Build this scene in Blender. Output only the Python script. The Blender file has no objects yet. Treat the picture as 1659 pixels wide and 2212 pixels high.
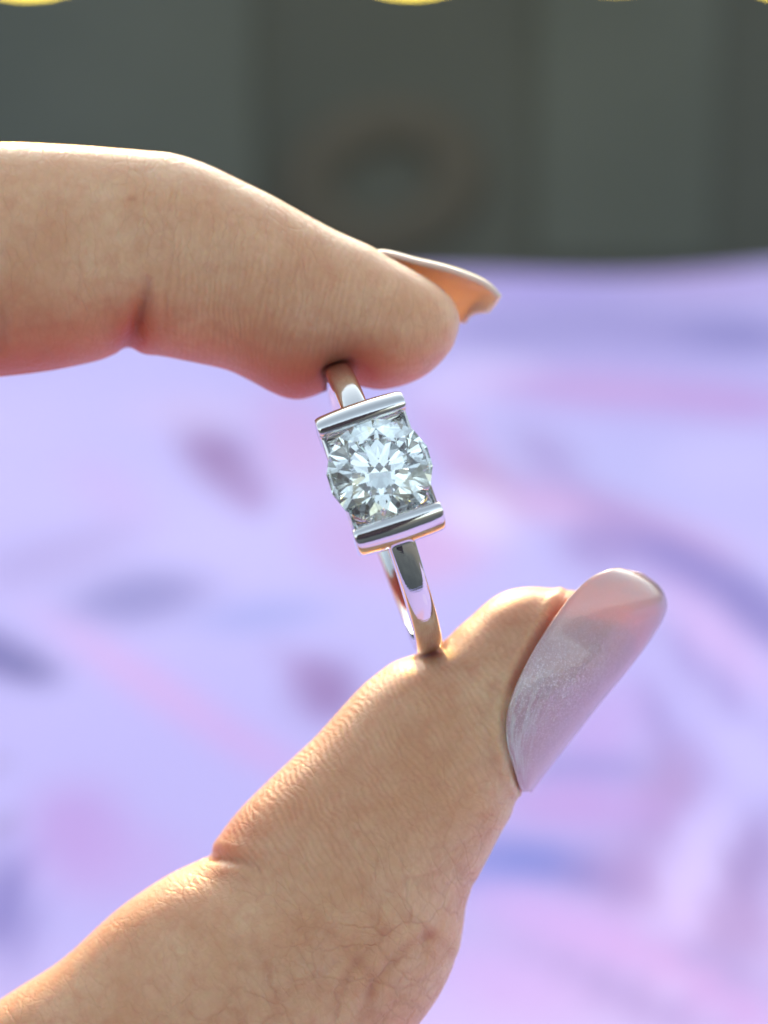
import bpy, bmesh, math, random
import numpy as np
from mathutils import Vector, Matrix, kdtree, bvhtree
R = math.radians
random.seed(4); rng = np.random.default_rng(7)
sc = bpy.context.scene
COL = sc.collection

# ------------------------------------------------------------------ camera (1 unit = 1 cm)
PITCH = R(16.0); DIST = 15.0; CAM_H = 16.0
S = 4.8 / 1659.0                       # cm per sketch pixel at the ring
CAM = Vector((0, 0, CAM_H))
FW = Vector((0, math.cos(PITCH), -math.sin(PITCH)))
RT = Vector((1, 0, 0))
UP = Vector((0, math.sin(PITCH), math.cos(PITCH)))
cam_d = bpy.data.cameras.new('camera'); cam = bpy.data.objects.new('camera', cam_d); COL.objects.link(cam)
cam.location = CAM; cam.rotation_euler = (math.pi / 2 - PITCH, 0, 0)
cam_d.sensor_fit = 'HORIZONTAL'; cam_d.sensor_width = 36; cam_d.lens = 36 * DIST / 4.8
cam_d.clip_start = 0.1; cam_d.clip_end = 20000
cam_d.dof.use_dof = True; cam_d.dof.focus_distance = DIST - 0.75; cam_d.dof.aperture_fstop = 0.37
sc.camera = cam
sc.unit_settings.scale_length = 0.01

# ------------------------------------------------------------------ daylight
SUN_EL = R(14.0); SUN_AZ = R(-10.0)      # azimuth from +Y (away from the camera), negative = to the left
w = bpy.data.worlds.new('World'); sc.world = w; w.use_nodes = True
nt = w.node_tree; bg = nt.nodes['Background']
sky = nt.nodes.new('ShaderNodeTexSky'); sky.sky_type = 'NISHITA'; sky.sun_disc = False
sky.sun_elevation = SUN_EL; sky.sun_rotation = SUN_AZ
sky.air_density = 1.0; sky.dust_density = 3.0; sky.ozone_density = 1.0
hs = nt.nodes.new('ShaderNodeHueSaturation'); hs.inputs['Saturation'].default_value = 0.50; nt.links.new(sky.outputs[0], hs.inputs['Color'])
tn = nt.nodes.new('ShaderNodeMix'); tn.data_type = 'RGBA'; tn.blend_type = 'MULTIPLY'; tn.inputs[0].default_value = 1.0   # the camera's white balance
nt.links.new(hs.outputs[0], tn.inputs[6]); tn.inputs[7].default_value = (0.98, 1.01, 0.97, 1)
nt.links.new(tn.outputs[2], bg.inputs[0]); bg.inputs[1].default_value = 0.15
sd = bpy.data.lights.new('sun', 'SUN'); so = bpy.data.objects.new('sun', sd); COL.objects.link(so)
sd.energy = 2.0; sd.angle = R(0.6); sd.color = (0.76, 0.40, 0.085)
sun_dir = Vector((math.sin(SUN_AZ) * math.cos(SUN_EL), math.cos(SUN_AZ) * math.cos(SUN_EL), math.sin(SUN_EL)))
so.rotation_euler = sun_dir.to_track_quat('Z', 'Y').to_euler()
sc.view_settings.view_transform = 'Standard'; sc.view_settings.look = 'None'
sc.view_settings.exposure = 1.60; sc.view_settings.gamma = 1
sc.render.engine = 'CYCLES'
cy = sc.cycles
cy.use_denoising = True; cy.max_bounces = 24; cy.transmission_bounces = 20; cy.glossy_bounces = 14
cy.diffuse_bounces = 4; cy.caustics_reflective = False; cy.caustics_refractive = False
cy.sample_clamp_indirect = 8

# ------------------------------------------------------------------ helpers
def P(px, py, z=0.0):
    """sketch pixel at z cm in front of the ring's plane -> world point"""
    k = (DIST - z) / DIST
    return CAM + FW * (DIST - z) + RT * ((px - 829.5) * S * k) + UP * ((1106 - py) * S * k)
VIEW = np.array([RT, UP, -FW])          # rows: camera right, up, toward camera
def to_px(pts):
    d = np.asarray(pts) - np.array(CAM)
    x = d @ np.array(RT); y = d @ np.array(UP); z = d @ np.array(FW)
    return 829.5 + x / z * DIST / S, 1106 - y / z * DIST / S, DIST - z

def obj(name, verts, faces, mat=None, parent=None, smooth=True):
    me = bpy.data.meshes.new(name)
    me.from_pydata([tuple(v) for v in verts], [], [tuple(int(i) for i in f) for f in faces])
    me.update()
    if smooth: me.polygons.foreach_set('use_smooth', [True] * len(me.polygons))
    o = bpy.data.objects.new(name, me); COL.objects.link(o)
    if mat: me.materials.append(mat)
    if parent: o.parent = parent
    return o
def from_bm(name, bm, mat=None, parent=None, smooth=True):
    bmesh.ops.recalc_face_normals(bm, faces=bm.faces)
    me = bpy.data.meshes.new(name); bm.to_mesh(me); bm.free()
    if smooth: me.polygons.foreach_set('use_smooth', [True] * len(me.polygons))
    o = bpy.data.objects.new(name, me); COL.objects.link(o)
    if mat: me.materials.append(mat)
    if parent: o.parent = parent
    return o
def tag(o, label=None, cat=None, group=None, kind=None):
    if label: o['label'] = label
    if cat: o['category'] = cat
    if group: o['group'] = group
    if kind: o['kind'] = kind
    return o
def empty(name, loc):
    o = bpy.data.objects.new(name, None); COL.objects.link(o); o.location = loc; o.empty_display_size = 0.2
    return o
def catmull(pts, n_per):
    p = np.array(pts, float); q = np.vstack([2 * p[0] - p[1], p, 2 * p[-1] - p[-2]]); out = []
    for i in range(1, len(q) - 2):
        p0, p1, p2, p3 = q[i - 1], q[i], q[i + 1], q[i + 2]
        for t in np.linspace(0, 1, n_per, endpoint=False):
            out.append(0.5 * (2 * p1 + (p2 - p0) * t + (2 * p0 - 5 * p1 + 4 * p2 - p3) * t * t + (3 * p1 - p0 - 3 * p2 + p3) * t ** 3))
    out.append(p[-1]); return np.array(out)
class NT:
    def __init__(s, name):
        s.m = bpy.data.materials.new(name); s.m.use_nodes = True; s.t = s.m.node_tree
        s.b = s.t.nodes['Principled BSDF']; s.out = s.t.nodes['Material Output']
    def n(s, typ, ins=None, **kw):
        nd = s.t.nodes.new('ShaderNode' + typ)
        for k, v in kw.items(): setattr(nd, k, v)
        for k, v in (ins or {}).items(): s.set(nd.inputs[k], v)
        return nd
    def set(s, sock, v):
        if isinstance(v, bpy.types.NodeSocket): s.t.links.new(v, sock)
        elif isinstance(v, bpy.types.Node): s.t.links.new(v.outputs[0], sock)
        else: sock.default_value = v
    def p(s, **kw):
        for k, v in kw.items(): s.set(s.b.inputs[k.replace('_', ' ')], v)
    def math(s, op, a, b=0.0, clamp=False):
        nd = s.n('Math', operation=op, use_clamp=clamp); s.set(nd.inputs[0], a); s.set(nd.inputs[1], b); return nd.outputs[0]
    def mix(s, fac, a, b, blend='MIX'):
        nd = s.n('Mix', data_type='RGBA', blend_type=blend)
        s.set(nd.inputs['Factor'], fac)
        for k, v in ((6, a), (7, b)):
            s.set(nd.inputs[k], (*v, 1) if isinstance(v, tuple) and len(v) == 3 else v)
        return nd.outputs[2]
    def ramp(s, fac, stops):
        nd = s.n('ValToRGB'); s.set(nd.inputs[0], fac); e = nd.color_ramp.elements
        while len(e) < len(stops): e.new(0.5)
        for i, (pos, c) in enumerate(stops):
            e[i].position = pos; e[i].color = (c, c, c, 1) if not isinstance(c, tuple) else (*c, 1)
        return nd.outputs[0]
def rgb(h):                             # sRGB 0-255 -> linear
    return tuple(((c / 255) / 12.92 if c / 255 <= 0.04045 else ((c / 255 + 0.055) / 1.055) ** 2.4) for c in h)

# ------------------------------------------------------------------ setting: ground, wall, lilac cloth
def mat_plain(name, c1, c2, scale, rough=0.9):
    m = NT(name); tc = m.n('TexCoord'); ns = m.n('TexNoise', {'Vector': tc.outputs['Object'], 'Scale': scale, 'Detail': 6.0})
    m.p(Base_Color=m.mix(m.ramp(ns.outputs[0], [(0.3, 0.0), (0.7, 1.0)]), c1, c2), Roughness=rough); return m.m
M_ground = mat_plain('ground_concrete', (0.08, 0.08, 0.08), (0.12, 0.12, 0.115), 0.02)
g = obj('ground', [(-6000, -6000, -75), (6000, -6000, -75), (6000, 6000, -75), (-6000, 6000, -75)], [(0, 1, 2, 3)], M_ground)
tag(g, kind='structure')

def box_bm(bm, x0, x1, y0, y1, z0, z1, bev=0.0):
    r = bmesh.ops.create_cube(bm, size=1)
    for v in r['verts']:
        v.co = Vector(((x0 + x1) / 2 + v.co.x * (x1 - x0), (y0 + y1) / 2 + v.co.y * (y1 - y0), (z0 + z1) / 2 + v.co.z * (z1 - z0)))
    if bev:
        es = list({e for v in r['verts'] for e in v.link_edges})
        bmesh.ops.bevel(bm, geom=es, offset=bev, segments=2, affect='EDGES')
WALL_Y = 205.0
M_wall = mat_plain('dark_wall', (0.070, 0.079, 0.079), (0.085, 0.095, 0.095), 0.05)
M_panel = mat_plain('grey_green_panel', (0.086, 0.101, 0.102), (0.104, 0.120, 0.122), 0.06)
M_brown = mat_plain('brown_wood', (0.073, 0.070, 0.064), (0.086, 0.080, 0.073), 0.3, 0.8)
bm = bmesh.new(); box_bm(bm, -160, 160, WALL_Y, WALL_Y + 12, -75, 44, 0.8)
wall = from_bm('garden_wall', bm, M_wall, smooth=False)
tag(wall, 'dark grey green wall far behind the lilac cloth, out of focus', 'wall')
def wall_x(px): return (px - 829.5) * S * WALL_Y * 0.97 / DIST
for (a, b) in ((-260, 545), (1165, 1565)):
    bm = bmesh.new(); box_bm(bm, wall_x(a), wall_x(b), WALL_Y - 0.9, WALL_Y - 0.3, -20, 41, 0.2)
    from_bm('panel', bm, M_panel, wall, smooth=False)

# print of the cloth and its painted shading, in sketch pixels: x, y, half length, half width, angle (deg, up-right positive), colour, strength
LILAC = (190, 175, 244)
BLOBS = [
    (1300, 690, 620, 190, -3, (168, 156, 224), .9), (1250, 1800, 460, 300, 60, (180, 166, 226), .7), (300, 1050, 420, 260, 0, (200, 190, 248), .5),  # broad tones, no leaves: the cloth's shading gradient put into its colour
    (470, 985, 125, 62, -48, (158, 118, 190), 1.0), (545, 1075, 50, 40, -30, (165, 120, 195), .6),
    (300, 1290, 160, 60, 8, (142, 136, 205), .9), (560, 1330, 150, 40, 5, (160, 165, 230), .7),
    (40, 1435, 95, 42, -20, (105, 95, 180), 1.0), (-40, 1400, 90, 50, -20, (110, 100, 185), 1.0),
    (330, 1480, 300, 42, -32, (207, 174, 222), 1.0), (560, 1620, 160, 40, -25, (204, 172, 222), .7),
    (705, 1490, 80, 70, -50, (155, 118, 190), 1.0), (640, 1440, 60, 30, -50, (170, 140, 205), .7),
    (170, 1800, 120, 110, -40, (190, 156, 214), .9), (270, 1870, 150, 90, 10, (196, 166, 220), .6),
    (10, 1960, 60, 130, 0, (130, 120, 200), .9), (-5, 1720, 14, 70, 0, (110, 80, 130), .8),
    (230, 1060, 120, 60, -30, (200, 178, 225), .7), (120, 1200, 200, 60, 15, (175, 160, 220), .6),
    (420, 890, 160, 50, 0, (206, 190, 240), .8), (650, 960, 90, 130, 30, (205, 165, 212), .8),
    (990, 960, 170, 60, -50, (196, 158, 210), .9), (1070, 1050, 110, 55, -35, (185, 145, 200), .8),
    (930, 1180, 150, 90, 10, (210, 170, 215), .9), (760, 1160, 120, 90, 0, (196, 156, 208), .7),
    (1030, 1110, 100, 60, -20, (222, 208, 250), .9), (1020, 820, 150, 60, 10, (212, 200, 250), .9), 
    (1180, 1000, 170, 70, -25, (188, 182, 236), .8), (1350, 1010, 230, 80, -10, (186, 182, 238), .8),
    (1180, 975, 90, 40, -30, (168, 150, 215), .8), (1300, 1090, 190, 36, -22, (176, 150, 214), .9),
    (1180, 1090, 100, 40, -15, (204, 165, 212), .8), (1400, 1150, 210, 45, -15, (212, 172, 214), .9),
    (1560, 1000, 150, 70, 0, (198, 190, 242), .9), (1330, 845, 320, 42, -4, (190, 152, 208), .95),
    (1580, 870, 160, 40, -5, (188, 150, 208), .9), (1560, 720, 190, 42, -4, (122, 112, 200), 1.0),
    (1320, 700, 200, 52, -6, (148, 136, 212), .9), (1120, 720, 160, 50, 0, (152, 142, 214), .8),
    (1330, 600, 400, 26, 0, (170, 150, 225), .8), (1150, 620, 160, 30, 0, (170, 152, 228), .7), (1550, 615, 180, 25, 0, (176, 155, 222), .8),
    (1500, 1230, 230, 60, -28, (140, 122, 205), 1.0), (1290, 1180, 90, 60, -10, (160, 135, 208), .8),
    (1640, 1330, 110, 50, -45, (128, 112, 200), 1.0), (1540, 1370, 200, 50, -42, (206, 172, 222), .8),
    (1520, 1450, 190, 30, -45, (164, 148, 218), .8), (1420, 1520, 190, 60, -55, (184, 176, 240), .7),
    (1290, 1600, 150, 80, 60, (190, 160, 218), .8), (1450, 1600, 170, 36, -62, (166, 148, 215), .8),
    (1440, 1720, 120, 75, 70, (178, 150, 210), .9), (1620, 1640, 120, 50, -45, (200, 192, 248), .7),
    (1250, 1660, 160, 40, 0, (160, 150, 218), .8), (1250, 1740, 190, 55, -3, (190, 155, 212), .9),
    (1150, 1860, 170, 50, -8, (134, 140, 218), 1.0), (1010, 1890, 120, 40, 0, (140, 150, 225), .7), (1300, 1900, 110, 36, -15, (138, 132, 208), .9),
    (1400, 1900, 90, 140, 70, (176, 150, 212), .8), (1250, 2010, 260, 60, -20, (198, 168, 224), .9),
    (1500, 1880, 180, 66, 68, (208, 196, 250), 1.0), (1470, 2040, 120, 55, 65, (206, 190, 246), .9),
    (1620, 1870, 130, 60, 70, (160, 140, 205), .9), (1600, 2010, 100, 80, 60, (172, 150, 212), .8),
    (1550, 2090, 160, 50, -25, (170, 158, 222), .8), (1350, 2150, 260, 45, -25, (168, 155, 220), .8),
    (1440, 2080, 160, 34, -32, (196, 166, 220), .8), (1100, 2120, 180, 70, -15, (192, 170, 226), .8),
    (1600, 2180, 140, 40, -25, (190, 160, 218), .8), (60, 900, 180, 90, 0, (196, 186, 245), .7), (40, 1080, 150, 80, 0, (198, 188, 246), .6),
]
CLOTH_FAR = 16.0 / math.tan(PITCH - math.atan((1106 - 578) * S / DIST))
nx, ny = 260, 330
xs = np.linspace(-62, 62, nx)
ys = np.concatenate([np.linspace(5, 12, 30, endpoint=False), 12 + (CLOTH_FAR - 12) * np.linspace(0, 1, ny - 30) ** 1.4])
rows = []
X, Y = np.meshgrid(xs, ys)
edge_wave = 0.6 * np.sin(X * 0.11 + 0.6) + 0.35 * np.sin(X * 0.31 + 2)
Yw = Y + edge_wave * (np.maximum(Y, 0) / CLOTH_FAR) ** 6
Z = 0.40 * np.sin(X * 0.16 + Y * 0.08) * np.sin(Y * 0.11 - X * 0.03 + 1) + 0.10 * np.sin(X * 0.43 - Y * 0.21)
V = np.stack([X, Yw, Z], -1)
# soft rolled hem, then the skirt hanging to the floor on the far edge and on both sides
hang = []
for k, (dy, dz) in enumerate([(.5, -.12), (.85, -.5), (1.0, -1.2), (1.1, -4), (1.5, -20), (2.2, -45), (2.6, -74.9)]):
    h = V[-1].copy(); f = min(1, k / 4)
    h[:, 1] += dy + f * 1.2 * np.sin(h[:, 0] * 0.33) * (k / 6); h[:, 2] = V[-1][:, 2] * (1 - f) + dz; hang.append(h)
hang0 = []
for k, (dy, dz) in enumerate([(.5, -.12), (.85, -.5), (1.0, -1.2), (1.4, -20), (2.2, -74.9)]):
    h = V[0].copy(); h[:, 1] -= dy; h[:, 2] = np.maximum(h[:, 2] + dz, -74.9); hang0.append(h)
V = np.concatenate([np.array(hang0[::-1]), V, np.array(hang)], 0)
left = []; right = []
for k, (dx, dz) in enumerate([(.5, -.12), (.85, -.5), (1.0, -1.2), (1.3, -20), (2.0, -74.9)]):
    for lst, c, sgn in ((left, V[:, 0], -1), (right, V[:, -1], 1)):
        q = c.copy(); q[:, 0] += sgn * dx; q[:, 2] = np.maximum(q[:, 2] + dz, -74.9); lst.append(q)
V = np.concatenate([np.array(left[::-1]).transpose(1, 0, 2), V, np.array(right).transpose(1, 0, 2)], 1)
nr, nc = V.shape[:2]
idx = np.arange(nr * nc).reshape(nr, nc)
F = np.stack([idx[:-1, :-1], idx[:-1, 1:], idx[1:, 1:], idx[1:, :-1]], -1).reshape(-1, 4)
cloth_v = V.reshape(-1, 3)
M = NT('lilac_printed_cloth')
at = M.n('Attribute', attribute_name='print')
tc = M.n('TexCoord')
wv = M.n('TexNoise', {'Vector': tc.outputs['Object'], 'Scale': 6.0, 'Detail': 5.0})
M.p(Base_Color=M.mix(0.10, at.outputs['Color'], M.mix(wv.outputs[0], (0.35, 0.3, 0.6), (0.8, 0.72, 0.95))), Roughness=0.95, Sheen_Weight=0.15)
weave = M.n('TexNoise', {'Vector': tc.outputs['Object'], 'Scale': 14.0, 'Detail': 4.0})
M.set(M.b.inputs['Normal'], M.n('Bump', {'Height': weave.outputs[0], 'Strength': 0.25, 'Distance': 0.05}).outputs[0])
cloth = obj('tablecloth', cloth_v, F, M.m)
tag(cloth, 'lilac tablecloth with blurred pink and violet printed leaves under the hand', 'tablecloth')
def smooth01(x): x = np.clip(x, 0, 1); return x * x * (3 - 2 * x)
cpx, cpy, _ = to_px(cloth_v)
front = cloth_v[:, 1] > 14
cpx = np.where(front, cpx, 5000); cpy = np.where(front, cpy, 5000)
ALB = 0.92                               # print colours are written as seen; this brings them to reflectance
col = np.tile(np.array(rgb(LILAC)), (len(cloth_v), 1))
# loose pattern of leaves where the photograph does not reach
extra = []
for k in range(160):
    x, y = rng.uniform(-60, 60), rng.uniform(-26, CLOTH_FAR)
    extra.append((x, y, rng.uniform(1.5, 6), rng.uniform(.8, 2.2), rng.uniform(0, math.pi), [(158, 118, 190), (205, 168, 212), (145, 138, 208), (208, 196, 248)][k % 4], rng.uniform(.5, 1)))
inside = (cpx > -150) & (cpx < 1800) & (cpy < 2350)
for (x, y, a, b, th, c, s_) in extra:
    dx = cloth_v[:, 0] - x; dy = cloth_v[:, 1] - y
    u = (dx * math.cos(th) + dy * math.sin(th)) / a; v = (-dx * math.sin(th) + dy * math.cos(th)) / b
    wgt = smooth01((1.25 - np.sqrt(u * u + v * v)) / 0.5) * s_ * (~inside)
    col += (np.array(rgb(c)) - col) * wgt[:, None]
for (x, y, a, b, th, c, s_) in BLOBS:
    if c[0] > 185 and c[2] < 232: c = (c[0], c[1], min(236, c[2] + 10))
    th = R(th); dx = cpx - x; dy = -(cpy - y)
    u = (dx * math.cos(th) + dy * math.sin(th)) / a; v = (-dx * math.sin(th) + dy * math.cos(th)) / b
    r = np.sqrt(u * u + np.abs(v) ** 1.6)
    wgt = smooth01((1.5 - r) / 1.15) * s_
    col += (np.array(rgb(LILAC)) * (np.array(rgb(c)) / np.array(rgb((190, 182, 240)))) ** (1.6 if c[0] + c[2] < 400 else 1.25) - col) * wgt[:, None]
col = np.clip(col, 0, .98)
ca = cloth.data.color_attributes.new('print', 'FLOAT_COLOR', 'POINT')
ca.data.foreach_set('color', np.c_[col * ALB, np.ones(len(col))].astype(np.float32).ravel())

# ------------------------------------------------------------------ ring
RING_C = P(826, 1098, 0.0)
img_t = Vector((RT * -0.325 + UP * 0.946)).normalized()     # along the band, up the picture
img_a = (RT * 0.946 + UP * 0.325).normalized()              # ring axis in the picture plane
tilt_up, tilt_side = R(10.5), R(2.8)
n0 = -FW
e_n = (n0 * math.cos(tilt_up) + img_t * math.sin(tilt_up)).normalized()
e_t = (img_t * math.cos(tilt_up) - n0 * math.sin(tilt_up)).normalized()
e_a = img_a.copy()
e_n2 = (e_n * math.cos(tilt_side) + e_a * math.sin(tilt_side)).normalized()
e_a = (e_a * math.cos(tilt_side) - e_n * math.sin(tilt_side)).normalized(); e_n = e_n2
RM = Matrix((e_a, e_t, e_n)).transposed()                   # local x = axis, y = tangent at the head, z = stone normal
def metal(name, base, rough):
    m = NT(name); tc = m.n('TexCoord')
    ns = m.n('TexNoise', {'Vector': tc.outputs['Object'], 'Scale': 14.0, 'Detail': 4.0})
    sc_ = m.n('TexNoise', {'Vector': m.n('Mapping', {'Vector': tc.outputs['Object'], 'Scale': (8, 90, 90)}).outputs[0], 'Scale': 1.0, 'Detail': 3.0})
    m.p(Base_Color=(*base, 1), Metallic=1.0, Roughness=m.ramp(ns.outputs[0], [(0.3, rough * .6), (0.75, rough * 1.5)]))
    m.set(m.b.inputs['Normal'], m.n('Bump', {'Height': sc_.outputs[0], 'Strength': 0.03, 'Distance': 0.01}).outputs[0])
    return m.m
M_metal = metal('white_gold', (0.86, 0.87, 0.87), 0.05)
ring = empty('ring', RING_C); ring.rotation_euler = RM.to_euler()
tag(ring, 'polished silver ring with one round diamond between two bars, pinched in fingertips', 'ring')
RO, RI, BW = 0.955, 0.835, 0.083
vs = []; fs = []
NA, NS = 220, 36
A0 = R(17.5)                            # the band opens under the stone
for i in range(NA):
    th = A0 + (2 * math.pi - 2 * A0) * i / (NA - 1)
    for j in range(NS):
        ph = 2 * math.pi * j / NS
        c, s_ = math.cos(ph), math.sin(ph)
        e = 2 / 4.5
        x = BW * math.copysign(abs(c) ** e, c); rr = (RO + RI) / 2 + (RO - RI) / 2 * math.copysign(abs(s_) ** e, s_)
        rr -= 0.014 * (x / BW) ** 2 * (1 if s_ > 0 else -0.6)
        vs.append((x, rr * math.sin(th), rr * math.cos(th)))
fs += [tuple(range(NS))[::-1], tuple((NA - 1) * NS + j for j in range(NS))]
for i in range(NA - 1):
    for j in range(NS):
        a = i * NS + j; b = i * NS + (j + 1) % NS; c = (i + 1) * NS + (j + 1) % NS; d = (i + 1) * NS + j
        fs.append((a, b, c, d))
obj('band', vs, fs, M_metal, ring)
# end bars: profile in (t, n), drawn for the bar on the +t side, swept along the axis with rounded ends
BAR = [(0.292, 0.86), (0.292, 1.10), (0.308, 1.135), (0.308, 1.165), (0.288, 1.190), (0.290, 1.215), (0.304, 1.232), (0.335, 1.240),
       (0.375, 1.226), (0.410, 1.190), (0.430, 1.135), (0.436, 1.06), (0.430, 0.98), (0.412, 0.90), (0.385, 0.86)]
prof = catmull(BAR + [BAR[0]], 4)[:-1]
def bar(sgn):
    vs = []; fs = []
    N = 48; hw = 0.266
    c = prof.mean(0); npf = len(prof)
    for i in range(N + 1):
        q = -1 + 2 * i / N; x = hw * math.sin(q * math.pi / 2)
        f = (1 - abs(x / hw) ** 16) ** (1 / 3) if abs(q) < 1 else 0.0
        sh = 0.70 + 0.30 * f if abs(q) < 1 else 0.70
        bow = -0.012 * (x / hw) ** 2
        for (t, n) in prof:
            tt = c[0] + (t - c[0]) * sh; nn = c[1] + (n - c[1]) * (0.95 + 0.05 * (sh - .70) / .30)
            k = max(0, (tt - 0.30) / 0.13)
            vs.append((x, sgn * (tt + bow * k), nn - 0.012 * (x / hw) ** 2 * (nn > 1.0)))
    for i in range(N):
        for j in range(npf):
            fs.append((i * npf + j, i * npf + (j + 1) % npf, (i + 1) * npf + (j + 1) % npf, (i + 1) * npf + j))
    fs.append(tuple(range(npf))); fs.append(tuple(N * npf + j for j in range(npf)))
    o = obj('setting_bar', vs, fs, M_metal, ring)
    b = bmesh.new(); b.from_mesh(o.data); bmesh.ops.recalc_face_normals(b, faces=b.faces); b.to_mesh(o.data); b.free()
    o.data.polygons.foreach_set('use_smooth', [True] * len(o.data.polygons))
    return o
bar(1); bar(-1)
for sx in (1, -1):
    bm = bmesh.new(); x0, x1 = sorted((sx * 0.232, sx * 0.258)); box_bm(bm, x0, x1, -0.315, 0.315, 0.865, 1.13, 0.010)
    for v in bm.verts:                   # top edge dips under the stone
        if v.co.z > 1.05: v.co.z -= 0.125 if abs(v.co.y) < 0.29 else 0.02
    from_bm('gallery_wall', bm, M_metal, ring)
for sy in (1, -1):                       # seats the pavilion leans on, between the walls
    bm = bmesh.new()
    pr = [(0.293, 0.94), (0.293, 1.10), (0.265, 1.082), (0.17, 0.94)]
    a = [bm.verts.new((-0.23, sy * t, n)) for t, n in pr]; b = [bm.verts.new((0.23, sy * t, n)) for t, n in pr]
    bm.faces.new(a); bm.faces.new(b)
    for i in range(4): bm.faces.new((a[i], a[(i + 1) % 4], b[(i + 1) % 4], b[i]))
    bmesh.ops.bevel(bm, geom=bm.edges[:], offset=0.008, segments=2, affect='EDGES')
    from_bm('seat', bm, M_metal, ring)
bm = bmesh.new(); box_bm(bm, -0.231, 0.231, -0.300, 0.300, 0.838, 0.868, 0.006)
from_bm('setting_base', bm, M_metal, ring)
# round brilliant
GR, GZ = 0.308, 1.155
tn, tp = math.tan(R(34.4)), math.tan(R(41.1))
def ringpts(r, z, off): return [(r * math.cos(R(45 * k + off)), r * math.sin(R(45 * k + off)), z) for k in range(8)]
tt_, rs, rl = 0.57, 0.765, 0.22
gt = 0.018
Vd = []
T0 = len(Vd); Vd += ringpts(tt_, (1 - tt_) * tn + gt, 0)
S0 = len(Vd); Vd += ringpts(rs, (1 - rs * math.cos(R(22.5))) * tn + gt, 22.5)
GA = len(Vd); Vd += ringpts(1, gt, 0)
GB = len(Vd); Vd += ringpts(1, gt, 22.5)
HA = len(Vd); Vd += ringpts(1, -gt, 0)
HB = len(Vd); Vd += ringpts(1, -gt, 22.5)
L0 = len(Vd); Vd += ringpts(rl, -(1 - rl * math.cos(R(22.5))) * tp - gt, 22.5)
CU = len(Vd); Vd += [(0, 0, -tp - gt)]
Fd = [tuple(range(T0, T0 + 8))]
for k in range(8):
    n_ = (k + 1) % 8; m_ = (k - 1) % 8
    Fd += [(T0 + k, T0 + n_, S0 + k), (T0 + k, S0 + m_, GA + k, S0 + k), (S0 + k, GA + k, GB + k), (S0 + k, GB + k, GA + n_),
           (GA + k, HA + k, HB + k, GB + k), (GB + k, HB + k, HA + n_, GA + n_),
           (HA + k, L0 + k, HB + k), (HB + k, L0 + k, HA + n_), (HA + k, L0 + m_, CU, L0 + k)]
M = NT('diamond')
M.t.nodes.remove(M.b)
gl = M.n('BsdfGlass', {'Color': (0.98, 1.0, 1, 1), 'Roughness': 0.0, 'IOR': 2.40}); M.set(M.out.inputs[0], gl)
ang = R(9)
Vd = [(GR * (x * math.cos(ang) - y * math.sin(ang)), GR * (x * math.sin(ang) + y * math.cos(ang)), GZ + GR * z) for x, y, z in Vd]
gem = obj('diamond', Vd, Fd, M.m, ring, smooth=False)
b = bmesh.new(); b.from_mesh(gem.data); bmesh.ops.recalc_face_normals(b, faces=b.faces); b.to_mesh(gem.data); b.free()

# ------------------------------------------------------------------ hand
NV = 128
LOFT_P = []; LOFT_T = []; LOFT_C = []; LOFT_U = []; LOFT_W = []; LOFT_ID = []
ALLV = []; ALLF = []
def add_rings(rings, fid):
    """closed tube through rings (n, m, 3); keeps coordinates along and around for the skin's relief"""
    rings = np.array(rings); n, m = rings.shape[:2]; base = sum(len(v) for v in ALLV)
    cen = rings.mean(1); seg = np.linalg.norm(np.diff(cen, axis=0), axis=1); u = np.r_[0, np.cumsum(seg)]
    tan = np.gradient(rings, axis=0); tan /= np.linalg.norm(tan, axis=2, keepdims=True) + 1e-9
    nxt = np.roll(rings, -1, 1); prv = np.roll(rings, 1, 1); cd = nxt - prv; cd /= np.linalg.norm(cd, axis=2, keepdims=True) + 1e-9
    arc = np.cumsum(np.linalg.norm(nxt - rings, axis=2), 1); arc = np.c_[np.zeros(n), arc[:, :-1]]
    LOFT_P.append(rings.reshape(-1, 3)); LOFT_T.append(tan.reshape(-1, 3)); LOFT_C.append(cd.reshape(-1, 3))
    LOFT_U.append(np.repeat(u, m)); LOFT_W.append(arc.reshape(-1)); LOFT_ID.append(np.full(n * m, fid))
    ALLV.append(rings.reshape(-1, 3)); ALLV.append(np.array([cen[0], cen[-1]]))
    for i in range(n - 1):
        for j in range(m):
            ALLF.append((base + i * m + j, base + i * m + (j + 1) % m, base + (i + 1) * m + (j + 1) % m, base + (i + 1) * m + j))
    c0 = base + n * m
    for j in range(m):
        ALLF.append((c0, base + (j + 1) % m, base + j)); ALLF.append((c0 + 1, base + (n - 1) * m + j, base + (n - 1) * m + (j + 1) % m))
def contour_loft(secs, fid, n_per=8, expo=2.25):
    """sections: (ax, ay, bx, by, z centre, half depth); a and b are the two sides of the finger's outline"""
    q = catmull(secs, n_per); rings = []
    for ax, ay, bx, by, zc, bz in q:
        A = np.array(P(ax, ay, zc)); B = np.array(P(bx, by, zc)); c = (A + B) / 2; h = (A - B) / 2; zdir = -np.array(FW)
        ring_ = []
        for j in range(NV):
            ph = 2 * math.pi * j / NV + math.pi; cs, sn = math.cos(ph), math.sin(ph)
            e = 2 / expo
            ring_.append(c + h * math.copysign(abs(cs) ** e, cs) + zdir * bz * math.copysign(abs(sn) ** e, sn))
        rings.append(ring_)
    add_rings(rings, fid)
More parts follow.
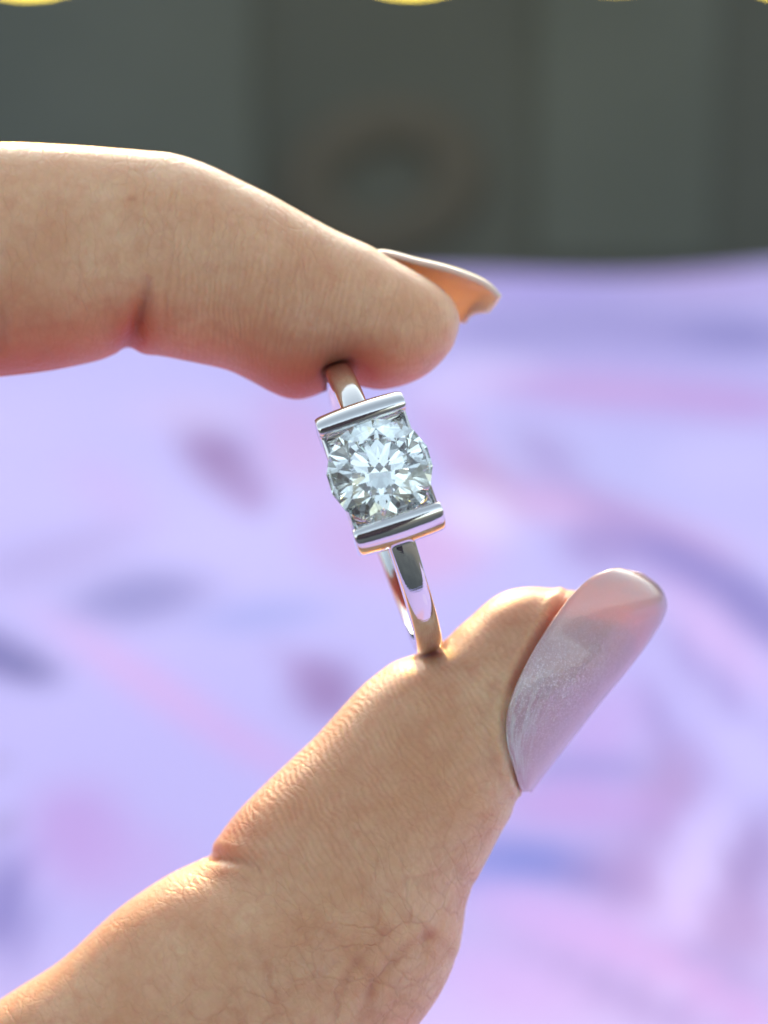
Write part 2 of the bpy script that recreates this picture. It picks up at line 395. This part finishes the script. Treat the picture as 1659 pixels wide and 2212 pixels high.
INDEX = [(-1500, 560, -1500, 1240, -.9, .95), (-1100, 470, -1100, 1060, -.7, .85), (-720, 390, -700, 900, -.5, .80), (-420, 335, -430, 850, -.40, .80), (-200, 312, -210, 828, -.35, .76),
         (0, 313, 0, 812, -.33, .74), (120, 318, 110, 800, -.33, .73), (240, 325, 212, 778, -.33, .72), (320, 331, 268, 756, -.33, .71), (380, 337, 335, 766, -.33, .71),
         (450, 360, 420, 783, -.33, .71), (520, 394, 490, 800, -.34, .71), (590, 428, 545, 827, -.34, .71), (650, 461, 590, 850, -.35, .70), (705, 490, 630, 861, -.35, .69),
         (755, 514, 675, 853, -.35, .68), (800, 533, 720, 838, -.35, .66), (845, 561, 772, 831, -.35, .65), (885, 583, 825, 836, -.35, .63), (920, 604, 875, 829, -.35, .58),
         (950, 625, 920, 808, -.35, .51), (975, 648, 955, 778, -.35, .41), (988, 668, 980, 742, -.35, .28), (994, 684, 991, 712, -.35, .12)]
THUMB = [(-1500, 2620, -1000, 3250, -1.6, 1.2), (-900, 2600, -250, 3080, -1.1, 1.15), (-420, 2450, 330, 2780, -.6, 1.0), (-200, 2300, 590, 2570, -.4, .92),
         (0, 2160, 765, 2392, -.3, .88), (130, 2078, 870, 2252, -.26, .86), (250, 1970, 945, 2150, -.24, .86), (350, 1900, 985, 2060, -.22, .85), (430, 1861, 1000, 1995, -.22, .84),
         (457, 1843, 1008, 1945, -.22, .83), (473, 1808, 1030, 1895, -.22, .82), (510, 1760, 1055, 1850, -.22, .81), (560, 1708, 1083, 1795, -.22, .80), (620, 1650, 1105, 1755, -.22, .78),
         (680, 1592, 1116, 1712, -.22, .75), (735, 1531, 1140, 1662, -.22, .72), (790, 1475, 1180, 1612, -.22, .70), (850, 1436, 1218, 1562, -.22, .68), (905, 1413, 1252, 1512, -.22, .66),
         (960, 1386, 1280, 1468, -.22, .63), (1000, 1350, 1296, 1430, -.22, .58), (1050, 1301, 1302, 1395, -.22, .52), (1095, 1275, 1318, 1378, -.22, .47), (1140, 1267, 1336, 1350, -.22, .42),
         (1185, 1271, 1342, 1322, -.22, .35), (1225, 1284, 1338, 1306, -.24, .28), (1262, 1292, 1330, 1302, -.26, .15)]
contour_loft(INDEX, 1); contour_loft(THUMB, 2)
def tube(pts, fid, flat=None):
    """pts: (px, py, z, radius in the picture plane, radius in depth)"""
    q = catmull(pts, 8); c = np.array([np.array(P(*p[:3])) for p in q]); rings = []
    for i in range(len(c)):
        t = c[min(i + 1, len(c) - 1)] - c[max(i - 1, 0)]; t /= np.linalg.norm(t)
        zdir = -np.array(FW); zdir = zdir - t * (zdir @ t); zdir /= np.linalg.norm(zdir); yd = np.cross(t, zdir)
        rings.append([c[i] + yd * q[i][3] * math.cos(2 * math.pi * j / 48) + zdir * q[i][4] * math.sin(2 * math.pi * j / 48) for j in range(48)])
    add_rings(rings, fid)
tube([(-1350, 900, -3.0, .5, 2.2), (-1450, 930, -3.2, 1.15, 3.5), (-1750, 1250, -3.3, 1.35, 3.9), (-2050, 1800, -3.2, 1.45, 3.7), (-2300, 2350, -3.0, 1.5, 3.2), (-2500, 2800, -2.8, 1.5, 2.8),
      (-2750, 3300, -2.6, 1.7, 2.9), (-2900, 3600, -2.5, 1.8, 3.0)], 3)
tube([(-2100, 2500, -2.6, .6, .7), (-1900, 2550, -2.3, 1.3, 1.5), (-1400, 2800, -1.7, 1.25, 1.4), (-900, 2850, -1.1, 1.1, 1.15), (-600, 2820, -.9, .7, .7)], 3)
for k, (zz, L) in enumerate(((-2.3, 1.0), (-4.1, .92), (-5.7, .78))):
    tube([(-1750, 1050, zz, .6, .6), (-1500, 950, zz, .92, .9), (-1100, 760, zz, .86, .84), (-1500 + 880 * L, 700, zz - .05, .85, .82), (-1500 + 1000 * L, 1000, zz - .05, .78, .78),
          (-1500 + 850 * L, 1420, zz, .72, .74), (-1500 + 560 * L, 1660, zz, .66, .68), (-1500 + 330 * L, 1680, zz, .5, .52), (-1500 + 250 * L, 1670, zz, .2, .2)], 4 + k)
hv = np.concatenate(ALLV)
me = bpy.data.meshes.new('hand_cage'); me.from_pydata([tuple(v) for v in hv], [], ALLF); me.update()
b = bmesh.new(); b.from_mesh(me); bmesh.ops.recalc_face_normals(b, faces=b.faces); b.to_mesh(me); b.free()
cage = bpy.data.objects.new('hand_cage', me); COL.objects.link(cage)
rm = cage.modifiers.new('r', 'REMESH'); rm.mode = 'VOXEL'; rm.voxel_size = 0.028; rm.use_smooth_shade = True
sm = cage.modifiers.new('s', 'SMOOTH'); sm.iterations = 4; sm.factor = 0.5
dg = bpy.context.evaluated_depsgraph_get(); hm = bpy.data.meshes.new_from_object(cage.evaluated_get(dg))
bpy.data.objects.remove(cage); bpy.data.meshes.remove(me)
hm.name = 'hand'
N = len(hm.vertices)
co = np.empty(N * 3, np.float32); hm.vertices.foreach_get('co', co); co = co.reshape(-1, 3).astype(float)
nm = np.empty(N * 3, np.float32); hm.vertices.foreach_get('normal', nm); nm = nm.reshape(-1, 3).astype(float)
LP, LT, LC = np.concatenate(LOFT_P), np.concatenate(LOFT_T), np.concatenate(LOFT_C)
LU, LW, LI = np.concatenate(LOFT_U), np.concatenate(LOFT_W), np.concatenate(LOFT_ID)
px, py, pz = to_px(co)
near = (px > -120) & (px < 1800) & (py > 0) & (py < 2350)
kd = kdtree.KDTree(len(LP))
for i, p in enumerate(LP): kd.insert(p, i)
kd.balance()
ii = np.zeros(N, int)
for k in np.nonzero(near)[0]: ii[k] = kd.find(co[k])[1]
dlt = co - LP[ii]
U = LU[ii] + (dlt * LT[ii]).sum(1); Wc = LW[ii] + (dlt * LC[ii]).sum(1); ID = np.where(near, LI[ii], 0)
facing = nm @ -np.array(FW)              # how far a point lies on the camera's side of the finger
def seg_dist(px, py, pts):
    """distance in sketch pixels to a polyline, and the share of its length"""
    d = np.full(len(px), 1e9); tt = np.zeros(len(px)); n = len(pts) - 1
    for i in range(n):
        a = np.array(pts[i], float); b_ = np.array(pts[i + 1], float); ab = b_ - a
        t = np.clip(((px - a[0]) * ab[0] + (py - a[1]) * ab[1]) / (ab @ ab), 0, 1)
        dd = np.hypot(px - a[0] - t * ab[0], py - a[1] - t * ab[1])
        m = dd < d; d[m] = dd[m]; tt[m] = (i + t[m]) / n
    return d, tt
disp = np.zeros(N)
fr = facing > -0.25
def crease(pts, depth, width, taper=0.25, fid=None, bulge=0.35):
    global disp
    d, t = seg_dist(px, py, pts)
    f = np.clip(np.minimum(t, 1 - t) / taper, 0, 1) ** 0.7 if taper else 1.0
    sel = fr & near & ((ID == fid) if fid else True)
    disp -= np.where(sel, depth * np.exp(-(d / width) ** 2) * f, 0)
    disp += np.where(sel, bulge * depth * np.exp(-((d - width * 2.4) / (width * 1.3)) ** 2) * f, 0)
crease([(320, 590), (314, 630), (308, 665), (300, 700), (285, 740), (262, 770)], .062, 15, .4, 1, .25)
crease([(318, 590), (330, 660), (345, 730)], .012, 8, .4, 1)
crease([(4, 640), (10, 700), (6, 770)], .02, 9, .3, 1)
crease([(440, 1858), (470, 1852), (520, 1858), (580, 1880)], .035, 11, .35, 2)
for pts, dp in (([(1000, 1870), (1030, 1930), (1010, 1990)], .012), ([(820, 1930), (800, 2010), (700, 2100), (640, 2212)], .012), ([(930, 2020), (860, 2060), (800, 2140), (780, 2212)], .018),
                ([(930, 2020), (990, 2080)], .012), ([(830, 2010), (760, 2090), (720, 2180)], .016), ([(860, 1960), (930, 2020)], .010), ([(690, 2000), (800, 2110), (810, 2200)], .012),
                ([(440, 1990), (560, 2060), (600, 2180)], .010), ([(600, 1960), (680, 2040)], .010), ([(960, 1990), (920, 2030), (900, 2110)], .014)):
    crease(pts, dp * .6, 9, .4, 2, .3)
# flesh pressed in by the band
rel = (co - np.array(RING_C)); la = rel @ np.array(e_a); lt = rel @ np.array(e_t); ln = rel @ np.array(e_n)
rr = np.hypot(lt, ln)
ins = (RO + 0.012) - rr
wgt = np.exp(-(np.maximum(np.abs(la) - BW, 0) / 0.024) ** 2)
press = np.clip(RO + 0.0 - rr, -0.05, 0.10)
disp -= np.where(near & (rr > RI - .1), np.clip(ins + 0.006, 0, 0.04) * wgt * 0.7, 0)
disp += np.where(near & (np.abs(rr - RO) < .2), 0.010 * np.exp(-((np.abs(la) - BW - 0.15) / 0.10) ** 2), 0)
# groove the thumb nail lies in
NAIL_L = [(1125, 1702), (1107, 1655), (1093, 1600), (1094, 1545), (1110, 1490), (1138, 1430), (1168, 1378), (1200, 1330), (1232, 1288), (1268, 1255), (1305, 1240), (1335, 1236)]
NAIL_R = [(1140, 1706), (1168, 1668), (1210, 1614), (1255, 1557), (1297, 1504), (1338, 1455), (1372, 1412), (1402, 1370), (1424, 1332), (1431, 1303), (1418, 1273), (1385, 1248)]
d, t = seg_dist(px, py, [(p[0] - 9, p[1] - 3) for p in NAIL_L[:9]])
disp += np.where(fr & (ID == 2), 0.024 * np.exp(-((d - 14) / 13) ** 2), 0)
# large soft unevenness
lowf = np.sin(U * 3.1 + Wc * 1.7) * np.sin(Wc * 2.9 - U * 1.3 + 1) * 0.006
disp += np.where(near, lowf, 0)
co += nm * disp[:, None]
hm.vertices.foreach_set('co', co.astype(np.float32).ravel()); hm.update()
hm.polygons.foreach_set('use_smooth', [True] * len(hm.polygons))
def attr(me, name, vals, typ='FLOAT'):
    a = me.attributes.new(name, typ, 'POINT')
    a.data.foreach_set('value' if typ == 'FLOAT' else 'vector', np.asarray(vals, np.float32).ravel())
U = np.where(ID == 2, (px * .84 - py * .54) * S, U)     # the thumb's ridges run steeply down its side
attr(hm, 'skin', np.c_[U, Wc, ID * 1.0], 'FLOAT_VECTOR')
# blood under the skin: fingertip pads and folds are redder, the index underside also darkened with painted shade; palm side of the thumb base is yellower
def blob(x, y, r): return np.exp(-((px - x) ** 2 + (py - y) ** 2) / r ** 2)
flush_shade = np.zeros(N)
flush_shade += np.where(ID == 1, smooth01((py - 590 - 0.16 * (px - 300)) / 270) * 0.95, 0)
flush_shade += np.where(ID == 1, 0.8 * blob(770, 800, 70) + .3 * blob(640, 820, 120) + .6 * blob(305, 680, 60) + .5 * blob(290, 735, 40), 0)
d, t = seg_dist(px, py, [(1240, 1300), (1205, 1325), (1175, 1365), (1140, 1425), (1112, 1480)])
flush_shade += 0.6 * np.exp(-(((px - 285) / 9) ** 2 + ((py - 428) / 8) ** 2)) * (ID == 1) * fr       # a small mole
flush_shade += np.where(ID == 2, 0.9 * np.exp(-(d / 16) ** 2) + .4 * blob(960, 1420, 60) + .35 * blob(1090, 1290, 120) + .45 * blob(480, 1800, 90), 0)
veins = np.zeros(N)
for pts in ([(930, 2020), (860, 2060), (800, 2140), (780, 2212)], [(860, 1960), (930, 2020)], [(930, 2020), (990, 2080), (1000, 2160)], [(830, 2010), (760, 2090), (720, 2180)], [(690, 2000), (800, 2110), (810, 2212)], [(780, 1920), (830, 2010)],
            [(1000, 1880), (1010, 1960)], [(560, 2060), (600, 2200)], [(640, 1990), (690, 2060), (690, 2150)]):
    d, t = seg_dist(px, py, pts); veins += 0.20 * np.exp(-(d / 15) ** 2)
flush_shade += np.where((ID == 2) & fr, np.clip(veins, 0, .7), 0)
attr(hm, 'flush_shade', np.clip(flush_shade, 0, 1.4))
ax_ = px * .62 - py * .78
attr(hm, 'relief', np.where(ID == 2, .30 + .70 * smooth01((-450 - ax_) / 350), np.where(ID == 1, .40 + .60 * smooth01((1000 - px) / 420), 1.0)))
attr(hm, 'coarse', np.where(ID == 2, smooth01((px * .54 + py * .84 - 1900) / 260), .25))
attr(hm, 'ridge', np.where(ID == 2, 0.04 + .96 * smooth01((1200 - (px * .62 + (py - 1400) * .5 + 100)) / 600) * smooth01((2000 - py) / 200), np.where(ID == 1, (.2 + .8 * smooth01((py - 420) / 250)) * smooth01((px - 250) / 150) * smooth01((960 - px) / 300), 0.2)))

M = NT('skin')
sk = M.n('Attribute', attribute_name='skin'); fl = M.n('Attribute', attribute_name='flush_shade'); rg = M.n('Attribute', attribute_name='ridge')
tc = M.n('TexCoord'); ob = tc.outputs['Object']
sep = M.n('SeparateXYZ', {0: sk.outputs['Vector']})
def mapped(sx, sy): return M.n('Mapping', {'Vector': sk.outputs['Vector'], 'Scale': (sx, sy, 1)}).outputs[0]
n1 = M.n('TexNoise', {'Vector': ob, 'Scale': 2.2, 'Detail': 4.0}).outputs[0]
n2 = M.n('TexNoise', {'Vector': ob, 'Scale': 11.0, 'Detail': 5.0}).outputs[0]
base = M.mix(M.ramp(n1, [(0.32, 0.0), (0.68, 1.0)]), (0.75, 0.43, 0.258), (0.84, 0.57, 0.375))
base = M.mix(M.ramp(n2, [(0.45, 0.0), (0.72, 0.55)]), base, (0.72, 0.37, 0.235))
base = M.mix(M.math('MULTIPLY', fl.outputs['Fac'], 0.85, True), base, (0.50, 0.115, 0.07))  # red of the pads, deepened to paint in the underside's shade
def warp(vec, sc_, amt): return M.n('VectorMath', {0: vec, 1: M.n('VectorMath', {0: M.n('TexNoise', {'Vector': ob, 'Scale': sc_, 'Detail': 3.0}).outputs['Color'], 'Scale': amt}, operation='SCALE').outputs[0]}, operation='ADD').outputs[0]
def cells(sx, sy, wsc, amt, wid):
    v = M.n('TexVoronoi', {'Vector': warp(mapped(sx, sy), wsc, amt), 'Scale': 1.0, 'Randomness': 1.0}, feature='DISTANCE_TO_EDGE').outputs['Distance']
    return M.ramp(v, [(0.0, 0.0), (wid, 1.0)])
big_ = M.n('Attribute', attribute_name='coarse')
lines = cells(20, 12, 7.0, 2.4, .26)          # fine mesh
lines2 = cells(11.0, 3.4, 4.0, 1.3, .10)       # creases a millimetre apart
lines3 = cells(3.4, 2.4, 2.2, 1.6, .075)      # coarse folds at the thumb's root
inv = lambda x: M.math('SUBTRACT', 1.0, x)
patchy = M.ramp(M.n('TexNoise', {'Vector': ob, 'Scale': 3.2, 'Detail': 2.0}).outputs[0], [(.38, .15), (.62, 1.0)])
l2 = M.math('MULTIPLY', inv(lines2), patchy); l3 = M.math('MULTIPLY', inv(lines3), big_.outputs['Fac'])
base = M.mix(M.math('MULTIPLY', inv(lines), 0.08), base, (0.45, 0.18, 0.11))
base = M.mix(M.math('MULTIPLY', l2, 0.13), base, (0.47, 0.19, 0.12))
base = M.mix(M.math('MULTIPLY', l3, 0.22), base, (0.50, 0.19, 0.12))
# ridges across the finger, broken up
rw = M.n('TexNoise', {'Vector': mapped(2.2, 1.8), 'Scale': 1.0, 'Detail': 3.0}).outputs[0]
ph = M.math('ADD', M.math('MULTIPLY', sep.outputs[0], 150.0), M.math('MULTIPLY', rw, 30.0))
wav = M.math('MULTIPLY', M.math('ADD', M.math('MULTIPLY', M.math('SINE', ph), .5), .5), rg.outputs['Fac'])
wav = M.math('MULTIPLY', wav, M.ramp(M.n('TexNoise', {'Vector': ob, 'Scale': 6.0, 'Detail': 2.0}).outputs[0], [(.35, .25), (.6, 1.0)]))
base = M.mix(M.math('MULTIPLY', M.math('SUBTRACT', rg.outputs['Fac'], wav), 0.20, True), base, (0.46, 0.17, 0.10))
fine = M.n('TexNoise', {'Vector': mapped(60, 34), 'Scale': 1.0, 'Detail': 5.0}).outputs[0]
long_ = M.n('TexNoise', {'Vector': mapped(30, 5), 'Scale': 1.0, 'Detail': 3.0}).outputs[0]
h = M.math('ADD', M.math('MULTIPLY', lines, 0.32), M.math('MULTIPLY', wav, 0.6))
h = M.math('ADD', h, M.math('MULTIPLY', fine, 0.35)); h = M.math('ADD', h, M.math('MULTIPLY', long_, 0.35))
h = M.math('SUBTRACT', h, M.math('MULTIPLY', l2, 0.75)); h = M.math('SUBTRACT', h, M.math('MULTIPLY', l3, 1.1))
bump = M.n('Bump', {'Height': h, 'Strength': M.math('MULTIPLY', M.n('Attribute', attribute_name='relief').outputs['Fac'], 0.46), 'Distance': 0.009})
M.p(Base_Color=base, Roughness=M.ramp(fine, [(0.3, 0.33), (0.7, 0.52)]), Subsurface_Weight=1.0, Subsurface_Scale=0.20, Subsurface_Radius=(1.0, 0.36, 0.18), IOR=1.42, Specular_IOR_Level=0.24, Normal=bump.outputs[0])
hm.materials.clear(); hm.materials.append(M.m)
hand = bpy.data.objects.new('hand', hm); COL.objects.link(hand)
tag(hand, 'bare hand pinching the ring between index fingertip and thumb with long pale nails', 'hand')
hbvh = bvhtree.BVHTree.FromPolygons([tuple(v) for v in co], [tuple(p.vertices) for p in hm.polygons])

# ------------------------------------------------------------------ nails
def shell(name, grid, mat, thick, parent):
    """grid (n, m, 3) -> closed sheet with thickness"""
    g = np.array(grid); n, m = g.shape[:2]
    du = np.gradient(g, axis=0); dv = np.gradient(g, axis=1); nn = np.cross(du, dv); nn /= np.linalg.norm(nn, axis=2, keepdims=True) + 1e-9
    lo = g - nn * thick; v = np.concatenate([g.reshape(-1, 3), lo.reshape(-1, 3)]); k = n * m; f = []
    for i in range(n - 1):
        for j in range(m - 1):
            a, b_, c, d_ = i * m + j, i * m + j + 1, (i + 1) * m + j + 1, (i + 1) * m + j
            f.append((a, b_, c, d_)); f.append((k + d_, k + c, k + b_, k + a))
    rim = [j for j in range(m)] + [i * m + m - 1 for i in range(1, n)] + [(n - 1) * m + j for j in range(m - 2, -1, -1)] + [i * m for i in range(n - 2, 0, -1)]
    for a, b_ in zip(rim, rim[1:] + rim[:1]): f.append((b_, a, k + a, k + b_))
    o = obj(name, v, f, mat, parent)
    bb = bmesh.new(); bb.from_mesh(o.data); bmesh.ops.recalc_face_normals(bb, faces=bb.faces); bb.to_mesh(o.data); bb.free()
    return o
def nail_mat(name, col, tip, glitter):
    m = NT(name); tc = m.n('TexCoord'); st = m.n('Attribute', attribute_name='nail')
    sp = m.n('SeparateXYZ', {0: st.outputs['Vector']})
    vo = m.n('TexVoronoi', {'Vector': tc.outputs['Object'], 'Scale': 105.0})
    ns = m.n('TexNoise', {'Vector': tc.outputs['Object'], 'Scale': 5.0, 'Detail': 5.0}).outputs[0]
    f = m.ramp(sp.outputs[0], [(0.35, 0.0), (1.0, 1.0)])
    c = m.mix(f, col, tip); c = m.mix(m.ramp(ns, [(.35, 0.0), (.7, .35)]), c, (0.60, 0.50, 0.56) if glitter else (0.66, 0.54, 0.53))
    if glitter:                          # chalky, scuffed edge along the cuticle
        sn = m.n('TexNoise', {'Vector': m.n('Mapping', {'Vector': st.outputs['Vector'], 'Scale': (9, 60, 1)}).outputs[0], 'Scale': 1.0, 'Detail': 4.0}).outputs[0]
        scuff = m.math('MULTIPLY', m.math('MULTIPLY', m.ramp(sp.outputs[1], [(0.0, 1.0), (.20, 0.0)]), m.ramp(sp.outputs[0], [(.30, 1.0), (.5, 0.0)])), m.ramp(sn, [(.42, 0.0), (.58, 1.0)]))
        c = m.mix(scuff, c, (.80, .76, .76))
        c = m.mix(m.ramp(sp.outputs[1], [(.22, 0.0), (.55, .7)]), c, (.46, .28, .42))  # darker purple across the nail: a reflection put into the colour
    if True:
        tl = m.n('BsdfTranslucent', {'Color': (.82, .70, .60, 1)}); mt = m.n('MixShader', {0: .12 if glitter else .05}); m.t.links.new(m.b.outputs[0], mt.inputs[1]); m.t.links.new(tl.outputs[0], mt.inputs[2]); m.t.links.new(mt.outputs[0], m.out.inputs[0])
    m.p(Base_Color=c, Roughness=0.28, Subsurface_Weight=0.6 if glitter else 1.0, Subsurface_Scale=0.06 if glitter else .07, Subsurface_Radius=(1, .66, .40) if glitter else (1, .85, .6), Coat_Weight=0.8 if glitter else 0.15, Coat_Roughness=0.06 if glitter else .3, IOR=1.5, Specular_IOR_Level=.5 if glitter else .2)
    if glitter:
        fk = m.n('VectorMath', operation='SUBTRACT'); m.set(fk.inputs[0], vo.outputs['Color']); fk.inputs[1].default_value = (.5, .5, .5)
        sc2 = m.n('VectorMath', operation='SCALE'); m.set(sc2.inputs[0], fk.outputs[0]); sc2.inputs['Scale'].default_value = 1.5
        geo = m.n('NewGeometry'); ad = m.n('VectorMath', operation='ADD'); m.set(ad.inputs[0], geo.outputs['Normal']); m.set(ad.inputs[1], sc2.outputs[0])
        nz = m.n('VectorMath', operation='NORMALIZE'); m.set(nz.inputs[0], ad.outputs[0])
        gb = m.n('BsdfGlossy', {'Color': (.95, .84, .92, 1), 'Roughness': .34, 'Normal': nz.outputs[0]})
        vs_ = m.n('SeparateXYZ', {0: vo.outputs['Color']})
        patch = m.math('MULTIPLY', m.ramp(sp.outputs[0], [(0.05, 0.25), (.40, 1.0), (0.72, 0.1)]), m.ramp(sp.outputs[1], [(0.0, .8), (.22, 1.0), (.5, .15)]))
        few = m.math('GREATER_THAN', vs_.outputs[2], .30)
        mx = m.n('MixShader'); m.set(mx.inputs[0], m.math('MULTIPLY', m.math('MULTIPLY', patch, few), m.ramp(vo.outputs['Distance'], [(.2, .75), (.5, 0.1)])))
        m.t.links.new(mt.outputs[0], mx.inputs[1]); m.t.links.new(gb.outputs[0], mx.inputs[2]); m.t.links.new(mx.outputs[0], m.out.inputs[0])
    return m.m
M_nail_t = nail_mat('sheer_nail_polish', (0.65, 0.43, 0.48), (0.76, 0.54, 0.48), True)
M_nail_i = nail_mat('pale_nail_polish', (0.70, 0.57, 0.53), (0.76, 0.64, 0.58), False)
def flesh_z(x, y):
    h = hbvh.ray_cast(CAM, (P(x, y, 0) - CAM).normalized())[0]
    return (DIST - (h - CAM).dot(FW)) if h else -9.0
LR = catmull([(*a, *b_) for a, b_ in zip(NAIL_L, NAIL_R)], 6)
rz = catmull([[v] for v in (.30, .42, .52, .58, .60, .61, .61, .60, .57, .50, .40, .28)], 6)[:, 0]
grid = []; par = []
ph0, ph1 = R(14), R(150); MM = 44
for i, (lx, ly, rx, ry) in enumerate(LR):
    for phi in np.linspace(ph0, R(74), 12):
        k = (math.sin(phi) - math.sin(ph0)) / (1 - math.sin(ph0)); c_ = math.cos(phi) / math.cos(ph0)
        rz[i] = max(rz[i], (flesh_z(lx + (rx - lx) * k, ly + (ry - ly) * k) + (.022 if phi > ph0 + .25 else -.045) + .24) / c_)
rz = np.minimum(rz, .95)
for _ in range(6): rz[1:-1] = (rz[:-2] + 2 * rz[1:-1] + rz[2:]) / 4
for i, (lx, ly, rx, ry) in enumerate(LR):
    s = i / (len(LR) - 1); row = []
    zc = -.24
    for j in range(MM):
        phi = ph0 + (ph1 - ph0) * j / (MM - 1)
        k = (math.sin(phi) - math.sin(ph0)) / (1 - math.sin(ph0))
        z = zc + rz[i] * math.cos(phi) / math.cos(ph0) * 1.0
        row.append(np.array(P(lx + (rx - lx) * k, ly + (ry - ly) * k, z))); par.append((s, j / (MM - 1), 0))
    grid.append(row)
G = np.array(grid)
nail_t = shell('fingernail', G, M_nail_t, 0.03, hand)
attr(nail_t.data, 'nail', np.array(par + par), 'FLOAT_VECTOR')
# dry shreds of skin standing off the nail's edge
M = NT('dry_skin'); M.p(Base_Color=(.72, .60, .55, 1), Roughness=.5, Subsurface_Weight=.5, Subsurface_Scale=.05)
M_dry = M.m
edge = catmull(NAIL_L, 10)
for i0, i1, j0, j1 in ((2, 26, 1.5, 3.0), (0, 16, 3.0, 1.0), (8, 20, 4.5, 3.2), (24, 33, 2.0, 3.6), (34, 42, 1.0, 2.6), (0, 9, 6.0, 5.0)):
    row0 = []; row1 = []
    for q in range(13):
        t = q / 12; ii_ = min(i0 + (i1 - i0) * t, len(G) - 1.01); jj = j0 + (j1 - j0) * t + .3 * math.sin(q * 1.7 + i0)
        a = G[int(ii_)] * (1 - ii_ % 1) + G[int(ii_) + 1] * (ii_ % 1); p = a[int(jj)] * (1 - jj % 1) + a[int(jj) + 1] * (jj % 1); p2 = a[int(jj) + 1]
        wd = .55 * math.sin(math.pi * min(1, t * .9 + .08)) * (.7 + .3 * math.sin(q * 2.3 + i1)); up_ = -np.array(FW) * (.008 + .014 * t)
        row0.append(p + up_); row1.append(p + (p2 - p) / (1 - jj % 1 + 1e-6) * wd + up_ * 1.4)
    shell('skin_flake', [row0, row1], M_dry, .004, hand)
# index nail, seen from its side
line = catmull([(782, 562), (828, 551), (900, 568), (960, 582), (1010, 599), (1050, 619), (1076, 646)], 12)
wid = catmull([[v] for v in (.18, .26, .33, .37, .37, .31, .13)], 12)[:, 0]
grid = []; par = []
for i, (x, y) in enumerate(line):
    s = i / (len(line) - 1); row = []
    a = line[max(i - 1, 0)]; b_ = line[min(i + 1, len(line) - 1)]; tx, ty = b_ - a; L = math.hypot(tx, ty); dx, dy = -ty / L, tx / L
    for j in range(MM):                  # rolled a little away: its near edge is level, its far side curls down behind
        an = R(-74) + R(74 + 15) * j / (MM - 1); rr_ = wid[i] * 1.12
        drop = rr_ * (1 - math.cos(an)) / S
        row.append(np.array(P(x + dx * drop, y + dy * drop, -.36 + rr_ * math.sin(an)))); par.append((s, j / (MM - 1), 0))
    grid.append(row)
nail_i = shell('fingernail', np.array(grid), M_nail_i, 0.034, hand)
attr(nail_i.data, 'nail', np.array(par + par), 'FLOAT_VECTOR')

# ------------------------------------------------------------------ lamps on the wall's ledge, only glows at this focus
M = NT('warm_bulb_glass'); M.p(Base_Color=(1, .8, .4, 1), Emission_Color=(1.0, 0.76, 0.085, 1), Emission_Strength=4.0)
M_bulb = M.m; M_sock = mat_plain('dark_socket', (0.03, .03, .03), (.05, .05, .05), 1.0, .5)
def at_wall(px, py, y):
    d = P(px, py) - CAM; return CAM + d * (y / d.y)
def bulb(px, py, r, label):
    c = at_wall(px, py, WALL_Y - 45); root = empty('lamp', c)
    tag(root, label, 'lamp', 'warm lamps along the wall')
    bm = bmesh.new(); bmesh.ops.create_uvsphere(bm, u_segments=32, v_segments=16, radius=1)
    for v in bm.verts: v.co = Vector((v.co.x * r, v.co.y * r, v.co.z * r * .6))
    o = from_bm('bulb', bm, M_bulb, root)
    bm = bmesh.new(); bmesh.ops.create_cone(bm, segments=24, radius1=r * .5, radius2=r * .35, depth=r * .7, cap_ends=True)
    for v in bm.verts: v.co.z += r * .85
    from_bm('socket', bm, M_sock, root)
    return root
bulb(890, -131, 4.7, 'bright warm lamp glowing at the top edge, middle one')
bulb(60, -129, 4.7, 'bright warm lamp glowing at the top left corner')
bulb(1330, -141, 4.7, 'faint warm lamp just showing at the top edge between the middle and the right corner')
bulb(1730, -126, 4.7, 'warm lamp just showing in the top right corner')
# brown hoop on the wall
hc = at_wall(830, 390, WALL_Y - 0.55); bm = bmesh.new(); HN, HM = 64, 16
vs = []; fs = []
for i in range(HN):
    a = 2 * math.pi * i / HN; rr_ = 5.2 + .5 * math.sin(2 * a + .6)
    for j in range(HM):
        b_ = 2 * math.pi * j / HM; r_ = rr_ + 2.2 * math.cos(b_)
        vs.append((r_ * math.cos(a) * 1.15, 0.5 * math.sin(b_), r_ * math.sin(a)))
for i in range(HN):
    for j in range(HM): fs.append((i * HM + j, i * HM + (j + 1) % HM, ((i + 1) % HN) * HM + (j + 1) % HM, ((i + 1) % HN) * HM + j))
bm.free()
hoop = obj('hoop', vs, fs, M_brown); hoop.location = hc
tag(hoop, 'dim brown hoop on the dark wall above the index fingertip', 'hoop')
# the phone that takes the picture, behind the lens: it is what the metal and the stone mirror
bm = bmesh.new(); box_bm(bm, -3.8, 3.8, -1.0, -0.2, -10.6, 2.4, 0.3)
M = NT('phone_glass'); M.p(Base_Color=(.012, .013, .015, 1), Roughness=.15)
ph_ = from_bm('phone', bm, M.m, smooth=False); ph_.location = CAM; ph_.rotation_euler = (-PITCH, 0, 0)
tag(ph_, 'black phone mirrored darkly in the polished bar under the diamond', 'phone')
